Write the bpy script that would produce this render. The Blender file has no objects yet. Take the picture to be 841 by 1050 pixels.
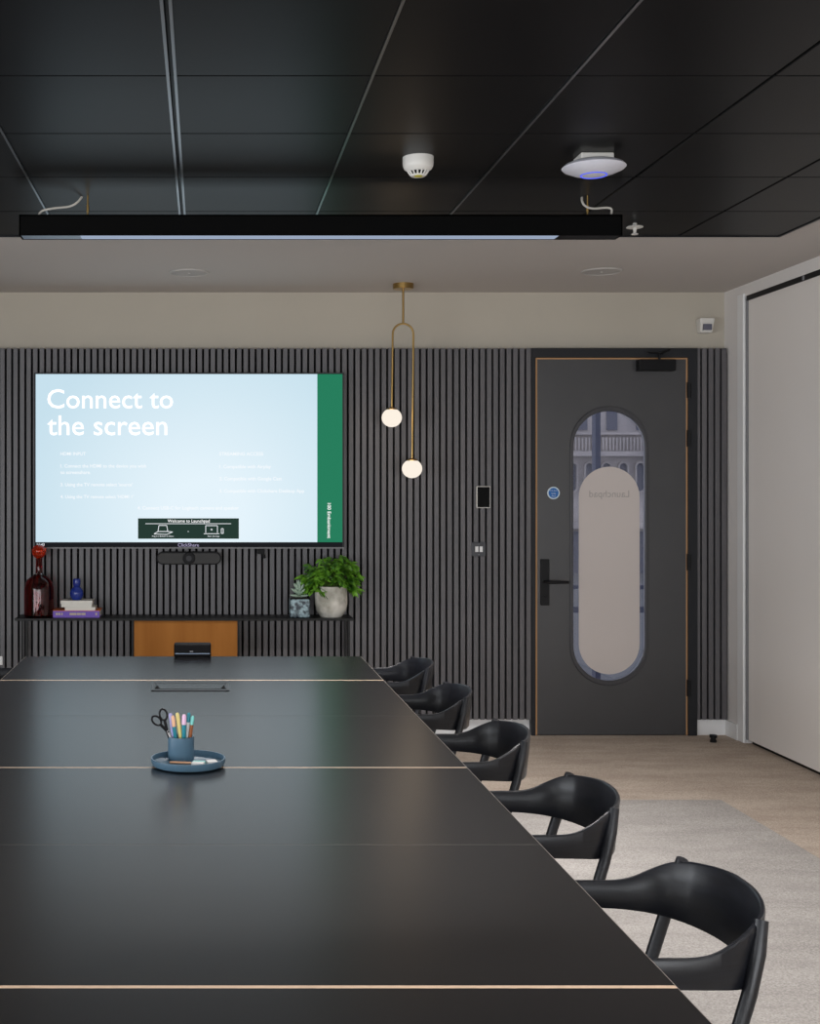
import bpy, bmesh, math, random
from mathutils import Vector, Matrix, Euler
random.seed(7)
C = bpy.context.scene.collection
PI = math.pi
F, VX, VY, EYE = 1280.0, 209.0, 505.0, 1.5
def wx(x, d): return (x - VX) / F * d
def wz(y, d): return EYE - (y - VY) / F * d

# ------------------------------------------------------------------ materials
def pr(name, col, rough=0.5, metal=0.0, spec=0.5, trans=0.0, ior=1.45, emis=None, es=0.0, coat=0.0):
    m = bpy.data.materials.new(name); m.use_nodes = True
    b = m.node_tree.nodes['Principled BSDF']
    b.inputs['Base Color'].default_value = (*col, 1)
    b.inputs['Roughness'].default_value = rough
    b.inputs['Metallic'].default_value = metal
    b.inputs['Specular IOR Level'].default_value = spec
    b.inputs['Transmission Weight'].default_value = trans
    b.inputs['IOR'].default_value = ior
    b.inputs['Coat Weight'].default_value = coat
    if emis:
        b.inputs['Emission Color'].default_value = (*emis, 1)
        b.inputs['Emission Strength'].default_value = es
    return m
def noisy(m, c1, c2, scale=(8, 8, 8), detail=4, lo=0.3, hi=0.7, bump=0.0, bscale=None, nscale=1.0, bdist=0.002):
    nt = m.node_tree; N = nt.nodes; L = nt.links; b = N['Principled BSDF']
    tc = N.new('ShaderNodeTexCoord'); mp = N.new('ShaderNodeMapping'); mp.inputs['Scale'].default_value = scale
    nz = N.new('ShaderNodeTexNoise'); nz.inputs['Detail'].default_value = detail; nz.inputs['Scale'].default_value = nscale
    cr = N.new('ShaderNodeValToRGB')
    cr.color_ramp.elements[0].position = lo; cr.color_ramp.elements[0].color = (*c1, 1)
    cr.color_ramp.elements[1].position = hi; cr.color_ramp.elements[1].color = (*c2, 1)
    L.new(tc.outputs['Object'], mp.inputs[0]); L.new(mp.outputs[0], nz.inputs[0])
    L.new(nz.outputs[0], cr.inputs[0]); L.new(cr.outputs[0], b.inputs['Base Color'])
    if bump:
        n2 = N.new('ShaderNodeTexNoise'); n2.inputs['Scale'].default_value = bscale or 100; n2.inputs['Detail'].default_value = 3
        bp = N.new('ShaderNodeBump'); bp.inputs['Strength'].default_value = bump; bp.inputs['Distance'].default_value = bdist
        L.new(tc.outputs['Object'], n2.inputs[0]); L.new(n2.outputs[0], bp.inputs['Height']); L.new(bp.outputs[0], b.inputs['Normal'])
    return m
def emit(name, col, s):
    m = pr(name, (0, 0, 0), 0.6, spec=.05, emis=col, es=s); return m

M = {}
M['wall'] = noisy(pr('cream_paint', (.56, .51, .43), .8, spec=.2), (.455, .415, .35), (.485, .445, .375), (1.2, 1.2, 1.2))
M['soffit'] = pr('soffit_paint', (.50, .465, .44), .85, spec=.2)
M['white'] = pr('white_gloss_paint', (.80, .80, .80), .45)
M['partition'] = noisy(pr('partition_laminate', (.66, .62, .57), .5, spec=.35), (.80, .76, .725), (.83, .79, .755), (.8, .8, .5))
M['slat'] = noisy(pr('grey_slat_veneer', (.08, .076, .078), .42, spec=.6), (.088, .084, .090), (.118, .113, .120), (30, 30, 1.5))
M['slatback'] = pr('black_felt', (.006, .006, .006), .95, spec=.05)
M['door'] = noisy(pr('charcoal_door_laminate', (.085, .085, .095), .36, spec=.8), (.033, .033, .036), (.038, .038, .041), (5, 5, 5))
M['frame'] = pr('black_frame_paint', (.016, .017, .02), .5, spec=.3)
M['edgewood'] = pr('exposed_ply_edge', (.40, .22, .10), .6)
M['black'] = pr('black_plastic', (.007, .007, .008), .5, spec=.2)
M['blackmetal'] = pr('black_powder_coat', (.009, .009, .010), .5, spec=.25)
M['ceil'] = noisy(pr('black_ceiling_tile', (.012, .012, .013), .34, spec=.09), (.0035, .0035, .004), (.005, .005, .0056), (2, 2, 2))
M['ceilgrid'] = pr('ceiling_grid_trim', (.30, .31, .33), .28, 1.0)
M['table'] = noisy(pr('black_table_linoleum', (.016, .016, .018), .38, spec=.55), (.0040, .0039, .0045), (.0052, .0050, .0057), (3, 3, 3))
M['table'].node_tree.nodes['Principled BSDF'].inputs['Roughness'].default_value = .27
M['table'].node_tree.nodes['Principled BSDF'].inputs['Specular IOR Level'].default_value = .62
M['plyedge'] = pr('pale_ply_edge', (.52, .38, .27), .5)
M['plythin'] = pr('worn_edge_line', (.16, .14, .12), .45)
M['chair'] = noisy(pr('black_stained_ash', (.014, .015, .018), .33, spec=.5), (.004, .0044, .006), (.008, .009, .013), (14, 14, 160), 3, bump=.25, bscale=160, bdist=.0005)
M['brass'] = pr('brushed_brass', (.42, .275, .10), .32, 1.0)
M['globe'] = emit('opal_globe', (1.0, .90, .78), .98)
M['globecap'] = pr('brass_cap', (.55, .36, .15), .3, 1.0)
M['plastic'] = pr('off_white_plastic', (.66, .64, .60), .4)
M['apwhite'] = pr('grey_white_plastic', (.60, .60, .66), .4)
M['blueled'] = emit('blue_led', (.12, .16, 1.0), 1.0)
M['diffuser'] = emit('lamp_diffuser', (.62, .75, 1.0), .5)
M['dimdiff'] = pr('unlit_end_diffuser', (.2, .26, .34), .4)
M['cable'] = pr('grey_cable', (.50, .47, .42), .5)
M['silver'] = pr('silver_bezel', (.22, .22, .23), .5, .0, spec=.3)
M['bezel'] = pr('dark_bezel', (.05, .05, .055), .6, spec=.15)
M['screen'] = None
M['green'] = emit('screen_green', (.022, .24, .125), .85)
M['banner'] = emit('screen_dark_green', (.020, .045, .035), .9)
M['bar'] = emit('screen_status_bar', (.012, .013, .016), .8)
M['txt'] = emit('screen_white', (1, 1, 1), 1.25)
M['txtdim'] = emit('screen_soft_white', (.93, .97, 1), 1.0)
M['txtlilac'] = emit('screen_lilac', (.55, .5, .75), .8)
M['rug'] = None
M['console'] = pr('black_steel', (.008, .008, .008), .4, spec=.25)
M['teak'] = noisy(pr('teak_veneer', (.30, .13, .035), .6, spec=.15), (.27, .10, .018), (.34, .135, .028), (14, 14, 1.2), 4)
M['redglass'] = pr('dark_red_glass', (.50, .010, .018), .04, trans=1.0, ior=1.4)
M['stopper'] = pr('orange_red_glass', (.75, .05, .008), .05, trans=.75, ior=1.45)
M['blueglaze'] = pr('cobalt_glaze', (.012, .03, .22), .2, spec=.6)
M['paper'] = pr('cream_pages', (.66, .62, .54), .7)
M['cream'] = pr('cream_cover', (.70, .68, .62), .55)
M['purple'] = pr('purple_cover', (.16, .08, .46), .5)
M['orange'] = pr('orange_cover', (.62, .16, .05), .5)
M['gold'] = pr('pale_lettering', (.5, .42, .30), .5)
M['stone'] = noisy(pr('mottled_stone', (.5, .48, .43), .8), (.33, .32, .27), (.66, .64, .58), (9, 9, 9), 5, .40, .60, bump=.3, bscale=60)
M['teal'] = noisy(pr('marbled_teal_glaze', (.1, .15, .18), .25, spec=.6), (.01, .02, .03), (.30, .42, .46), (38, 38, 38), 4, .42, .62)
M['soil'] = pr('potting_soil', (.02, .013, .008), .95)
M['leaf'] = noisy(pr('fresh_green_leaf', (.09, .26, .02), .4), (.018, .085, .006), (.17, .40, .03), (20, 20, 20), 2, .35, .68)
M['stem'] = pr('green_stem', (.10, .18, .03), .6)
M['succ'] = pr('pale_succulent', (.38, .50, .40), .5)
M['tray'] = pr('slate_blue_ceramic', (.065, .125, .180), .38, spec=.5)
M['slate'] = pr('slate_lid', (.010, .011, .013), .4)
M['steel'] = pr('bright_steel', (.6, .6, .62), .2, 1.0)
M['film'] = pr('frosted_film', (.60, .54, .51), .7, spec=.3)
M['etch'] = pr('etched_lettering', (.36, .33, .31), .6)
M['bluesign'] = pr('blue_sign', (.0, .12, .42), .4)
M['signwhite'] = pr('sign_white', (.62, .72, .76), .5)
M['facade'] = noisy(pr('hazy_stone_facade', (.3, .31, .34), .9), (.42, .40, .40), (.75, .70, .66), (1.2, 1.2, 1.2), 5)
M['facadedark'] = pr('facade_dark_windows', (.17, .18, .23), .5)  # even dark blue-grey for the facade windows
M['mullion'] = pr('blue_grey_mullion', (.05, .065, .12), .5)
M['pavement'] = pr('pavement', (.2, .21, .22), .9)
for k, c in dict(lilac=(.42, .38, .68), peach=(.75, .42, .25), pteal=(.02, .22, .28), yellow=(.72, .60, .22), pink=(.72, .45, .62), white2=(.7, .72, .72), brown=(.28, .09, .03), mint=(.18, .55, .50), rose=(.45, .04, .12), eraser=(.72, .70, .68), grey=(.4, .38, .40)).items():
    M[k] = pr('stationery_' + k, c, .4)

# glass with its own tint: thin sheet
def glassmat():
    m = bpy.data.materials.new('tinted_door_glass'); m.use_nodes = True
    N = m.node_tree.nodes; L = m.node_tree.links; N.clear()
    o = N.new('ShaderNodeOutputMaterial'); mx = N.new('ShaderNodeMixShader')
    t = N.new('ShaderNodeBsdfTransparent'); t.inputs[0].default_value = (.72, .72, .76, 1)
    g = N.new('ShaderNodeBsdfGlossy'); g.inputs['Roughness'].default_value = .02
    fr = N.new('ShaderNodeFresnel'); fr.inputs[0].default_value = 1.5
    L.new(fr.outputs[0], mx.inputs[0]); L.new(t.outputs[0], mx.inputs[1]); L.new(g.outputs[0], mx.inputs[2]); L.new(mx.outputs[0], o.inputs[0])
    return m
M['glass'] = glassmat()

def screenmat():   # the picture shown on the display: pale blue, paler in the middle
    m = pr('screen_pale_blue', (0, 0, 0), .6, spec=.05, emis=(.7, .85, .93), es=1)
    N = m.node_tree.nodes; L = m.node_tree.links; b = N['Principled BSDF']
    tc = N.new('ShaderNodeTexCoord'); mp = N.new('ShaderNodeMapping')
    mp.inputs['Location'].default_value = (-.15, 0, -.15); mp.inputs['Scale'].default_value = (.85, .0, .9)
    g = N.new('ShaderNodeTexGradient'); g.gradient_type = 'SPHERICAL'
    cr = N.new('ShaderNodeValToRGB')
    cr.color_ramp.elements[0].color = (.57, .75, .85, 1); cr.color_ramp.elements[1].color = (.78, .90, .97, 1)
    cr.color_ramp.elements[0].position = .0; cr.color_ramp.elements[1].position = .8
    L.new(tc.outputs['Object'], mp.inputs[0]); L.new(mp.outputs[0], g.inputs[0]); L.new(g.outputs[0], cr.inputs[0]); L.new(cr.outputs[0], b.inputs['Emission Color'])
    b.inputs['Emission Strength'].default_value = 1.0
    return m
M['screen'] = screenmat()

def carpet(name, c1, c2, c3):
    m = pr(name, c1, .95, spec=.1)
    N = m.node_tree.nodes; L = m.node_tree.links; b = N['Principled BSDF']
    tc = N.new('ShaderNodeTexCoord')
    a = N.new('ShaderNodeMapping'); a.inputs['Scale'].default_value = (1.6, 4.5, 1); n1 = N.new('ShaderNodeTexNoise'); n1.inputs['Scale'].default_value = 1.6; n1.inputs['Detail'].default_value = 6; n1.inputs['Roughness'].default_value = .65
    f = N.new('ShaderNodeTexNoise'); f.inputs['Scale'].default_value = 170; f.inputs['Detail'].default_value = 2
    r1 = N.new('ShaderNodeValToRGB'); r1.color_ramp.elements[0].color = (*c1, 1); r1.color_ramp.elements[1].color = (*c2, 1)
    r1.color_ramp.elements[0].position = .38; r1.color_ramp.elements[1].position = .62
    r2 = N.new('ShaderNodeValToRGB'); r2.color_ramp.elements[0].position = .3; r2.color_ramp.elements[1].position = .7
    r2.color_ramp.elements[0].color = (.72, .72, .72, 1); r2.color_ramp.elements[1].color = (1.15, 1.15, 1.15, 1)
    mx = N.new('ShaderNodeMixRGB'); mx.blend_type = 'MULTIPLY'; mx.inputs[0].default_value = 1
    bp = N.new('ShaderNodeBump'); bp.inputs['Strength'].default_value = .5; bp.inputs['Distance'].default_value = .004
    L.new(tc.outputs['Object'], a.inputs[0]); L.new(a.outputs[0], n1.inputs[0]); L.new(tc.outputs['Object'], f.inputs[0])
    L.new(n1.outputs[0], r1.inputs[0]); L.new(f.outputs[0], r2.inputs[0])
    L.new(r1.outputs[0], mx.inputs[1]); L.new(r2.outputs[0], mx.inputs[2]); L.new(mx.outputs[0], b.inputs['Base Color'])
    L.new(f.outputs[0], bp.inputs['Height']); L.new(bp.outputs[0], b.inputs['Normal'])
    return m
M['carpet'] = carpet('brown_carpet', (.43, .35, .285), (.52, .435, .36), None)
M['rug'] = carpet('grey_carpet', (.36, .335, .312), (.42, .392, .366), None)

# ------------------------------------------------------------------ mesh helpers
def box(bm, x0, x1, y0, y1, z0, z1):
    v = [bm.verts.new(p) for p in ((x0,y0,z0),(x1,y0,z0),(x1,y1,z0),(x0,y1,z0),(x0,y0,z1),(x1,y0,z1),(x1,y1,z1),(x0,y1,z1))]
    for f in ((0,3,2,1),(4,5,6,7),(0,1,5,4),(1,2,6,5),(2,3,7,6),(3,0,4,7)): bm.faces.new([v[i] for i in f])
    return v
def frame_of(d):
    d = d.normalized(); u = Vector((0,0,1)) if abs(d.z) < .9 else Vector((1,0,0))
    a = d.cross(u).normalized(); return a, d.cross(a).normalized()
def tube(bm, pts, rad, n=12, cap=True):
    pts = [Vector(p) for p in pts]; rings = []
    if not isinstance(rad, (list, tuple)): rad = [rad] * len(pts)
    a = None
    for i, p in enumerate(pts):
        d = (pts[min(i+1, len(pts)-1)] - pts[max(i-1, 0)]).normalized()
        if a is None: a, b = frame_of(d)
        else:
            a = (a - d * a.dot(d)).normalized(); b = d.cross(a)
        rings.append([bm.verts.new(p + (a*math.cos(t)+b*math.sin(t))*rad[i]) for t in (2*PI*k/n for k in range(n))])
    for r, s in zip(rings, rings[1:]):
        for k in range(n): bm.faces.new((r[k], r[(k+1)%n], s[(k+1)%n], s[k]))
    if cap: bm.faces.new(rings[0][::-1]); bm.faces.new(rings[-1])
def lathe(bm, prof, cx, cy, n=32):
    rings = []
    for r, z in prof:
        if r < 1e-5: rings.append([bm.verts.new((cx, cy, z))])
        else: rings.append([bm.verts.new((cx+r*math.cos(2*PI*k/n), cy+r*math.sin(2*PI*k/n), z)) for k in range(n)])
    for a, b in zip(rings, rings[1:]):
        for k in range(n):
            k2 = (k+1) % n
            if len(a) == 1 and len(b) == 1: continue
            if len(a) == 1: bm.faces.new((a[0], b[k2], b[k]))
            elif len(b) == 1: bm.faces.new((a[k], a[k2], b[0]))
            else: bm.faces.new((a[k], a[k2], b[k2], b[k]))
def sphere(bm, c, r, n=24, m=14, sz=1.0):
    lathe(bm, [(r*math.sin(PI*i/m), c[2]-r*sz*math.cos(PI*i/m)) for i in range(m+1)], c[0], c[1], n)
def stadium(cx, w, z0, z1, n=20):   # points in XZ
    r = w/2; pts = []
    for k in range(n+1): t = PI*k/n; pts.append((cx+r*math.cos(t), z1-r+r*math.sin(t)))
    for k in range(n+1): t = PI+PI*k/n; pts.append((cx+r*math.cos(t), z0+r+r*math.sin(t)))
    return pts
def plate(bm, outer, holes, y0, y1):  # polygon (XZ) with holes, given thickness along Y
    edges = []
    for lp in [outer] + list(holes):
        vs = [bm.verts.new((p[0], y0, p[1])) for p in lp]
        edges += [bm.edges.new((vs[i], vs[(i+1)%len(vs)])) for i in range(len(vs))]
    r = bmesh.ops.triangle_fill(bm, use_beauty=True, edges=edges)
    fs = [g for g in r['geom'] if isinstance(g, bmesh.types.BMFace)]
    e = bmesh.ops.extrude_face_region(bm, geom=fs)
    bmesh.ops.translate(bm, vec=(0, y1-y0, 0), verts=[g for g in e['geom'] if isinstance(g, bmesh.types.BMVert)])
    bmesh.ops.recalc_face_normals(bm, faces=bm.faces[:])
def rect(x0, x1, z0, z1): return [(x0,z0),(x1,z0),(x1,z1),(x0,z1)]
def origin_of(bm):
    xs=[v.co.x for v in bm.verts]; ys=[v.co.y for v in bm.verts]; zs=[v.co.z for v in bm.verts]
    return Vector(((min(xs)+max(xs))/2, (min(ys)+max(ys))/2, min(zs)))
WL = {}
def obj(name, bm, mat, parent=None, smooth=False, bevel=0, seg=2, kind=None):
    o0 = WL[parent.name] if parent else origin_of(bm)
    if parent:  # part: own origin at its middle
        w = origin_of(bm)
    else: w = o0
    bmesh.ops.translate(bm, vec=-w, verts=bm.verts[:])
    bmesh.ops.recalc_face_normals(bm, faces=bm.faces[:])
    me = bpy.data.meshes.new(name); bm.to_mesh(me); bm.free()
    me.materials.append(mat)
    o = bpy.data.objects.new(name, me); C.objects.link(o)
    if parent: o.parent = parent; o.location = w - o0
    else: o.location = w
    WL[o.name] = w.copy()
    if smooth:
        for p in me.polygons: p.use_smooth = True
        md = o.modifiers.new('split', 'EDGE_SPLIT'); md.split_angle = math.radians(38)
    if bevel:
        b = o.modifiers.new('bevel', 'BEVEL'); b.width = bevel; b.segments = seg; b.limit_method = 'ANGLE'
    if kind: o['kind'] = kind
    return o
def thing(name, label, cat, loc, group=None, kind=None):
    o = bpy.data.objects.new(name, None); C.objects.link(o); o.location = loc; o.empty_display_size = .05
    WL[o.name] = Vector(loc)
    if label: o['label'] = label
    if cat: o['category'] = cat
    if group: o['group'] = group
    if kind: o['kind'] = kind
    return o
def tag(o, label, cat, group=None):
    o['label'] = label; o['category'] = cat
    if group: o['group'] = group
    return o
def B(*a):
    bm = bmesh.new(); box(bm, *a); return bm
def text(name, body, mat, parent, x, y, z, width, bold=.0, vertical=False, mirror=False, align='LEFT', thick=.0006, stretch=1.0, line=1.0):
    cu = bpy.data.curves.new('t', 'FONT'); cu.body = body; cu.size = 1; cu.extrude = 0; cu.align_x = align; cu.space_line = line
    cu.resolution_u = 3; cu.offset = bold
    t = bpy.data.objects.new('t', cu); C.objects.link(t)
    bpy.context.view_layer.update()
    me = bpy.data.meshes.new_from_object(t.evaluated_get(bpy.context.evaluated_depsgraph_get()))
    bpy.data.objects.remove(t); bm = bmesh.new(); bm.from_mesh(me)
    xs = [v.co.x for v in bm.verts]; ys = [v.co.y for v in bm.verts]; s = width/(max(xs)-min(xs)); x0 = min(xs); y1 = max(ys)
    if align == 'CENTER': x0 = (min(xs)+max(xs))/2
    for v in bm.verts:
        u = (v.co.x-x0)*s*(-1 if mirror else 1); w = (v.co.y-y1)*s*stretch
        if vertical: v.co = Vector((x+w, y, z-u))
        else: v.co = Vector((x+u, y, z+w))
    bm.normal_update()
    for f in bm.faces[:]:
        if f.normal.y > 0: f.normal_flip()
    w0 = origin_of(bm)
    bmesh.ops.translate(bm, vec=-w0, verts=bm.verts[:])
    me2 = bpy.data.meshes.new(name); bm.to_mesh(me2); bm.free(); me2.materials.append(mat)
    o = bpy.data.objects.new(name, me2); C.objects.link(o)
    o.parent = parent; o.location = w0 - WL[parent.name]; WL[o.name] = w0
    return o

# ------------------------------------------------------------------ the room
D = 7.77; XR = 3.24; XL = -3.4; YB = -3.0; ZC = 2.745
obj('floor', B(XL-.2, XR+.3, YB-.2, D+.14, -.08, 0), M['carpet'], kind='structure')
o = obj('carpet_inlay', B(-2.6, 2.52, -2.4, 6.08, 0, .003), M['rug'])
tag(o, 'large pale grey carpet laid under the table and chairs', 'carpet')
# far wall, with the opening of the door
XD0, XD1, ZD = wx(545, 7.7), wx(715, 7.7), wz(357, 7.7)
bm = bmesh.new()
plate(bm, [(XL-.2, 0), (XD0, 0), (XD0, ZD), (XD1, ZD), (XD1, 0), (XR+.3, 0), (XR+.3, 3.0), (XL-.2, 3.0)], [], D, D+.12)
obj('wall_back', bm, M['wall'], kind='structure')
bm = bmesh.new(); box(bm, XR, XR+.3, 7.47, D, 0, 3.0); box(bm, XR, XR+.3, YB, 7.47, 2.675, 3.0); box(bm, XR+.12, XR+.3, YB, 7.47, 0, 2.675)
obj('wall_right', bm, pr('pale_wall_paint', (.74, .71, .69), .75, spec=.2), kind='structure')
lwins = [(-1.9, .7), (1.3, 3.9)]
bm = bmesh.new(); plate(bm, rect(YB, D, 0, 3.0), [rect(a, b, .35, 1.95) for a, b in lwins], 0, .2)
for v in bm.verts: v.co = Vector((XL-v.co.y, v.co.x, v.co.z))
obj('wall_left', bm, M['wall'], kind='structure')
for i, (a, b) in enumerate(lwins):
    bm = bmesh.new(); plate(bm, rect(a, b, .35, 1.95), [rect(a+.05, b-.05, .4, 1.9)], .06, .12)
    for v in bm.verts: v.co = Vector((XL-v.co.y, v.co.x, v.co.z))
    obj('window_%d' % (i+4), bm, M['frame'], kind='structure')
bm = bmesh.new()
wins = [(-2.9, -1.3), (-.85, .75), (1.2, 2.8)]
plate(bm, rect(XL-.2, XR+.3, 0, 3.0), [rect(a, b, .1, 1.9) for a, b in wins], YB-.2, YB)
obj('wall_front', bm, M['wall'], kind='structure')
for i, (a, b) in enumerate(wins):
    bm = bmesh.new(); plate(bm, rect(a, b, .1, 1.9), [rect(a+.05, b-.05, .15, 1.85)], YB-.12, YB-.06)
    obj('window_%d' % (i+1), bm, M['frame'], kind='structure')
# ceiling: pale border around a lowered field of black tiles
CX0, CX1, CY1 = -2.9, 2.768, 6.01; ZT = 2.735
bm = bmesh.new()
box(bm, XL-.2, XR+.3, CY1, D, ZC, 3.0); box(bm, XL-.2, CX0, YB, CY1, ZC, 3.0); box(bm, CX1, XR+.3, YB, CY1, ZC, 3.0)
obj('ceiling', bm, M['soffit'], kind='structure')
bm = bmesh.new(); box(bm, CX0, CX1, YB, CY1, ZT+.012, 3.0)
xs = [-2.9, -2.475, -1.88, -1.285, -.69, -.095, .50, 1.095, 1.69, 2.285, CX1]
ys = [CY1, 5.485] + [5.485-.595*k for k in range(1, 15)] + [YB]
for i in range(len(xs)-1):
    for j in range(len(ys)-1):
        g = .005; gx = .004
        box(bm, xs[i]+gx, xs[i+1]-gx, ys[j+1]+g*.35, ys[j]-g*.35, ZT, ZT+.03)
c = obj('ceiling_tiles', bm, M['ceil'], bevel=.003, seg=1, kind='structure')
bm = bmesh.new()
for x in xs[1:-3]:
    if abs(x+.095) < .001:
        for s in (-.016, .006): box(bm, x+s, x+s+.009, YB, CY1-.01, ZT-.005, ZT+.013)
    else: box(bm, x-.0045, x+.0045, YB, CY1-.01, ZT-.004, ZT+.013)
obj('trim_1', bm, M['ceilgrid'], kind='structure')
bm = bmesh.new(); box(bm, CX0-.012, CX1+.012, CY1, CY1+.012, ZT-.004, ZC+.01); box(bm, CX1, CX1+.012, YB, CY1, ZT-.004, ZC+.01)
obj('trim_2', bm, M['frame'], kind='structure')
# slatted cladding
def slats(name, x0, x1, first_right):
    bm = bmesh.new(); box(bm, x0, x1, 7.735, D, .098, ZD-.001)
    for v in bm.verts: pass
    ob = obj(name, bm, M['slatback'], kind='structure')
    bm = bmesh.new(); x = first_right; p = .0406
    while x > x0:
        box(bm, max(x-.0285, x0), x, 7.70, 7.735, .098, ZD); x -= p
    obj(name.replace('backing', 'slats'), bm, M['slat'], kind='structure', bevel=.0015, seg=1)
slats('wall_back_backing', XL, XD0-.002, XD0-.002)
slats('wall_back_backing', XD1+.002, XR-.012, XR-.014)
# skirting
obj('baseboard_back', B(XL, XD0, 7.745, D, 0, .096), M['white'], kind='structure')
obj('baseboard_corner', B(XD1, XR, 7.72, D, 0, .096), M['white'], kind='structure')
obj('baseboard_right', B(XR-.015, XR, 7.55, 7.72, 0, .096), M['white'], kind='structure')
obj('trim_3', B(XR-.012, XR+.02, 7.47, 7.555, 0, 2.69), M['white'], kind='structure', bevel=.004)

# sliding partition on the right
t = thing('sliding_partition', 'tall pale grey sliding partition of smooth panels along the right wall', 'partition', (XR+.05, 2.3, 0))
y = 7.455
while y > YB+.2:
    obj('panel', B(XR+.012, XR+.09, max(y-1.12, YB+.01), y-.003, .022, 2.66), M['partition'], t, bevel=.003)
    y -= 1.12
bm = bmesh.new(); box(bm, XR+.030, XR+.075, YB+.01, 7.46, 2.660, 2.675); box(bm, XR+.004, XR+.010, YB+.01, 7.46, 2.645, 2.675)
ob = obj('top_track', bm, M['blackmetal'], t); ob['label'] = 'dark metal top track'
obj('bottom_seal', B(XR+.035, XR+.07, YB+.01, 7.45, .0, .022), M['black'], t)
obj('edge_strip', B(XR+.004, XR+.014, 7.455, 7.468, .022, 2.66), M['silver'], t)
ob = obj('track_bracket', B(XR-.002, XR+.004, 6.74, 6.755, 2.648, 2.672), M['silver'], t)

# ------------------------------------------------------------------ door
dx0, dx1, dz = wx(551, 7.7), wx(703.5, 7.7), wz(368.5, 7.7)
t = thing('door_1', None, None, ((dx0+dx1)/2, 7.72, 0), kind='structure')
t['label'] = 'charcoal door with a tall pill shaped glass pane'
gx = wx(624.6, 7.7); gw0 = 80.5/F*7.7; gw = 73.5/F*7.7
gz1, gz0 = wz(421.5, 7.7), wz(698, 7.7)
bm = bmesh.new(); plate(bm, rect(dx0, dx1, .006, dz), [stadium(gx, gw+.02, gz0-.01, gz1+.01)], 7.70, 7.755)
obj('door_leaf', bm, M['door'], t)
bm = bmesh.new(); plate(bm, stadium(gx, gw0, gz0-.03, gz1+.03), [stadium(gx, gw, gz0, gz1)], 7.692, 7.72)
ob = obj('glazing_ring', bm, pr('dark_grey_ring', (.045, .045, .05), .35), t, bevel=.004)
bm = bmesh.new(); plate(bm, stadium(gx, gw+.006, gz0-.003, gz1+.003), [], 7.725, 7.729)
gl = obj('glass_pane', bm, M['glass'], t)
pz1, pz0 = wz(478.5, 7.7), wz(692, 7.7); pw = 62.5/F*7.7; px = wx(626, 7.7)
bm = bmesh.new(); plate(bm, stadium(px, pw, pz0, pz1), [], 7.722, 7.7245)
fl = obj('frosted_panel', bm, M['film'], gl)
text('lettering', 'Launchpad', M['etch'], fl, wx(646.5, 7.7), 7.7215, wz(503, 7.7), 41/F*7.7, mirror=True)
e = 1.6/F*7.7
bm = bmesh.new(); plate(bm, [(dx0-e, .004), (dx0-e, dz+e), (dx1+e, dz+e), (dx1+e, .004), (dx1, .004), (dx1, dz), (dx0, dz), (dx0, .004)], [], 7.699, 7.75)
ob = obj('wood_edge', bm, M['edgewood'], t); ob['label'] = 'pale brown exposed wood edge'
# lever and plate
hx0, hx1 = wx(555, 7.68), wx(564, 7.68)
pl = obj('handle_plate', B(hx0, hx1, 7.688, 7.70, wz(621, 7.68), wz(573.5, 7.68)), M['blackmetal'], t, bevel=.003)
bm = bmesh.new(); zc = wz(597, 7.65)
tube(bm, [((hx0+hx1)/2, 7.688, zc), ((hx0+hx1)/2, 7.645, zc), ((hx0+hx1)/2+.01, 7.635, zc), ((hx0+hx1)/2+.06, 7.632, zc), (wx(583, 7.64), 7.635, zc)], [.010, .010, .011, .010, .009], 12)
obj('lever', bm, M['blackmetal'], pl, smooth=True)
bm = bmesh.new(); tube(bm, [((hx0+hx1)/2, 7.688, wz(612, 7.68)), ((hx0+hx1)/2, 7.683, wz(612, 7.68))], .009, 14); obj('keyhole', bm, M['black'], pl)
for ya, yb in ((392, 408), (441, 458), (568, 585), (697, 714)):
    bm = bmesh.new(); xh = dx1+e+.006
    tube(bm, [(xh, 7.69, wz(yb, 7.69)), (xh, 7.69, wz(ya, 7.69))], .009, 12); box(bm, xh-.012, xh+.012, 7.69, 7.70, wz(yb, 7.69), wz(ya, 7.69))
    obj('hinge', bm, M['blackmetal'], t, smooth=True)
cl = obj('door_closer', B(wx(655, 7.65), wx(693, 7.65), 7.64, 7.70, wz(380, 7.65), wz(368.5, 7.65)), M['black'], t, bevel=.004)
bm = bmesh.new()
tube(bm, [(wx(677, 7.65), 7.66, wz(368, 7.65)), (wx(677, 7.65), 7.66, wz(363, 7.65)), (wx(687, 7.65), 7.65, wz(358, 7.65))], .008, 8)
tube(bm, [(wx(665, 7.66), 7.66, wz(361.5, 7.66)), (wx(680, 7.66), 7.66, wz(362.5, 7.66))], .006, 8)
obj('closer_arm', bm, M['black'], cl)
# frame around it
bm = bmesh.new()
plate(bm, [(XD0, 0), (XD0, ZD), (XD1, ZD), (XD1, 0), (dx1+e+.004, 0), (dx1+e+.004, dz+e+.003), (dx0-e-.003, dz+e+.003), (dx0-e-.003, 0)], [], 7.695, D+.12)
obj('trim_4', bm, M['frame'], kind='structure', bevel=.002)
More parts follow.
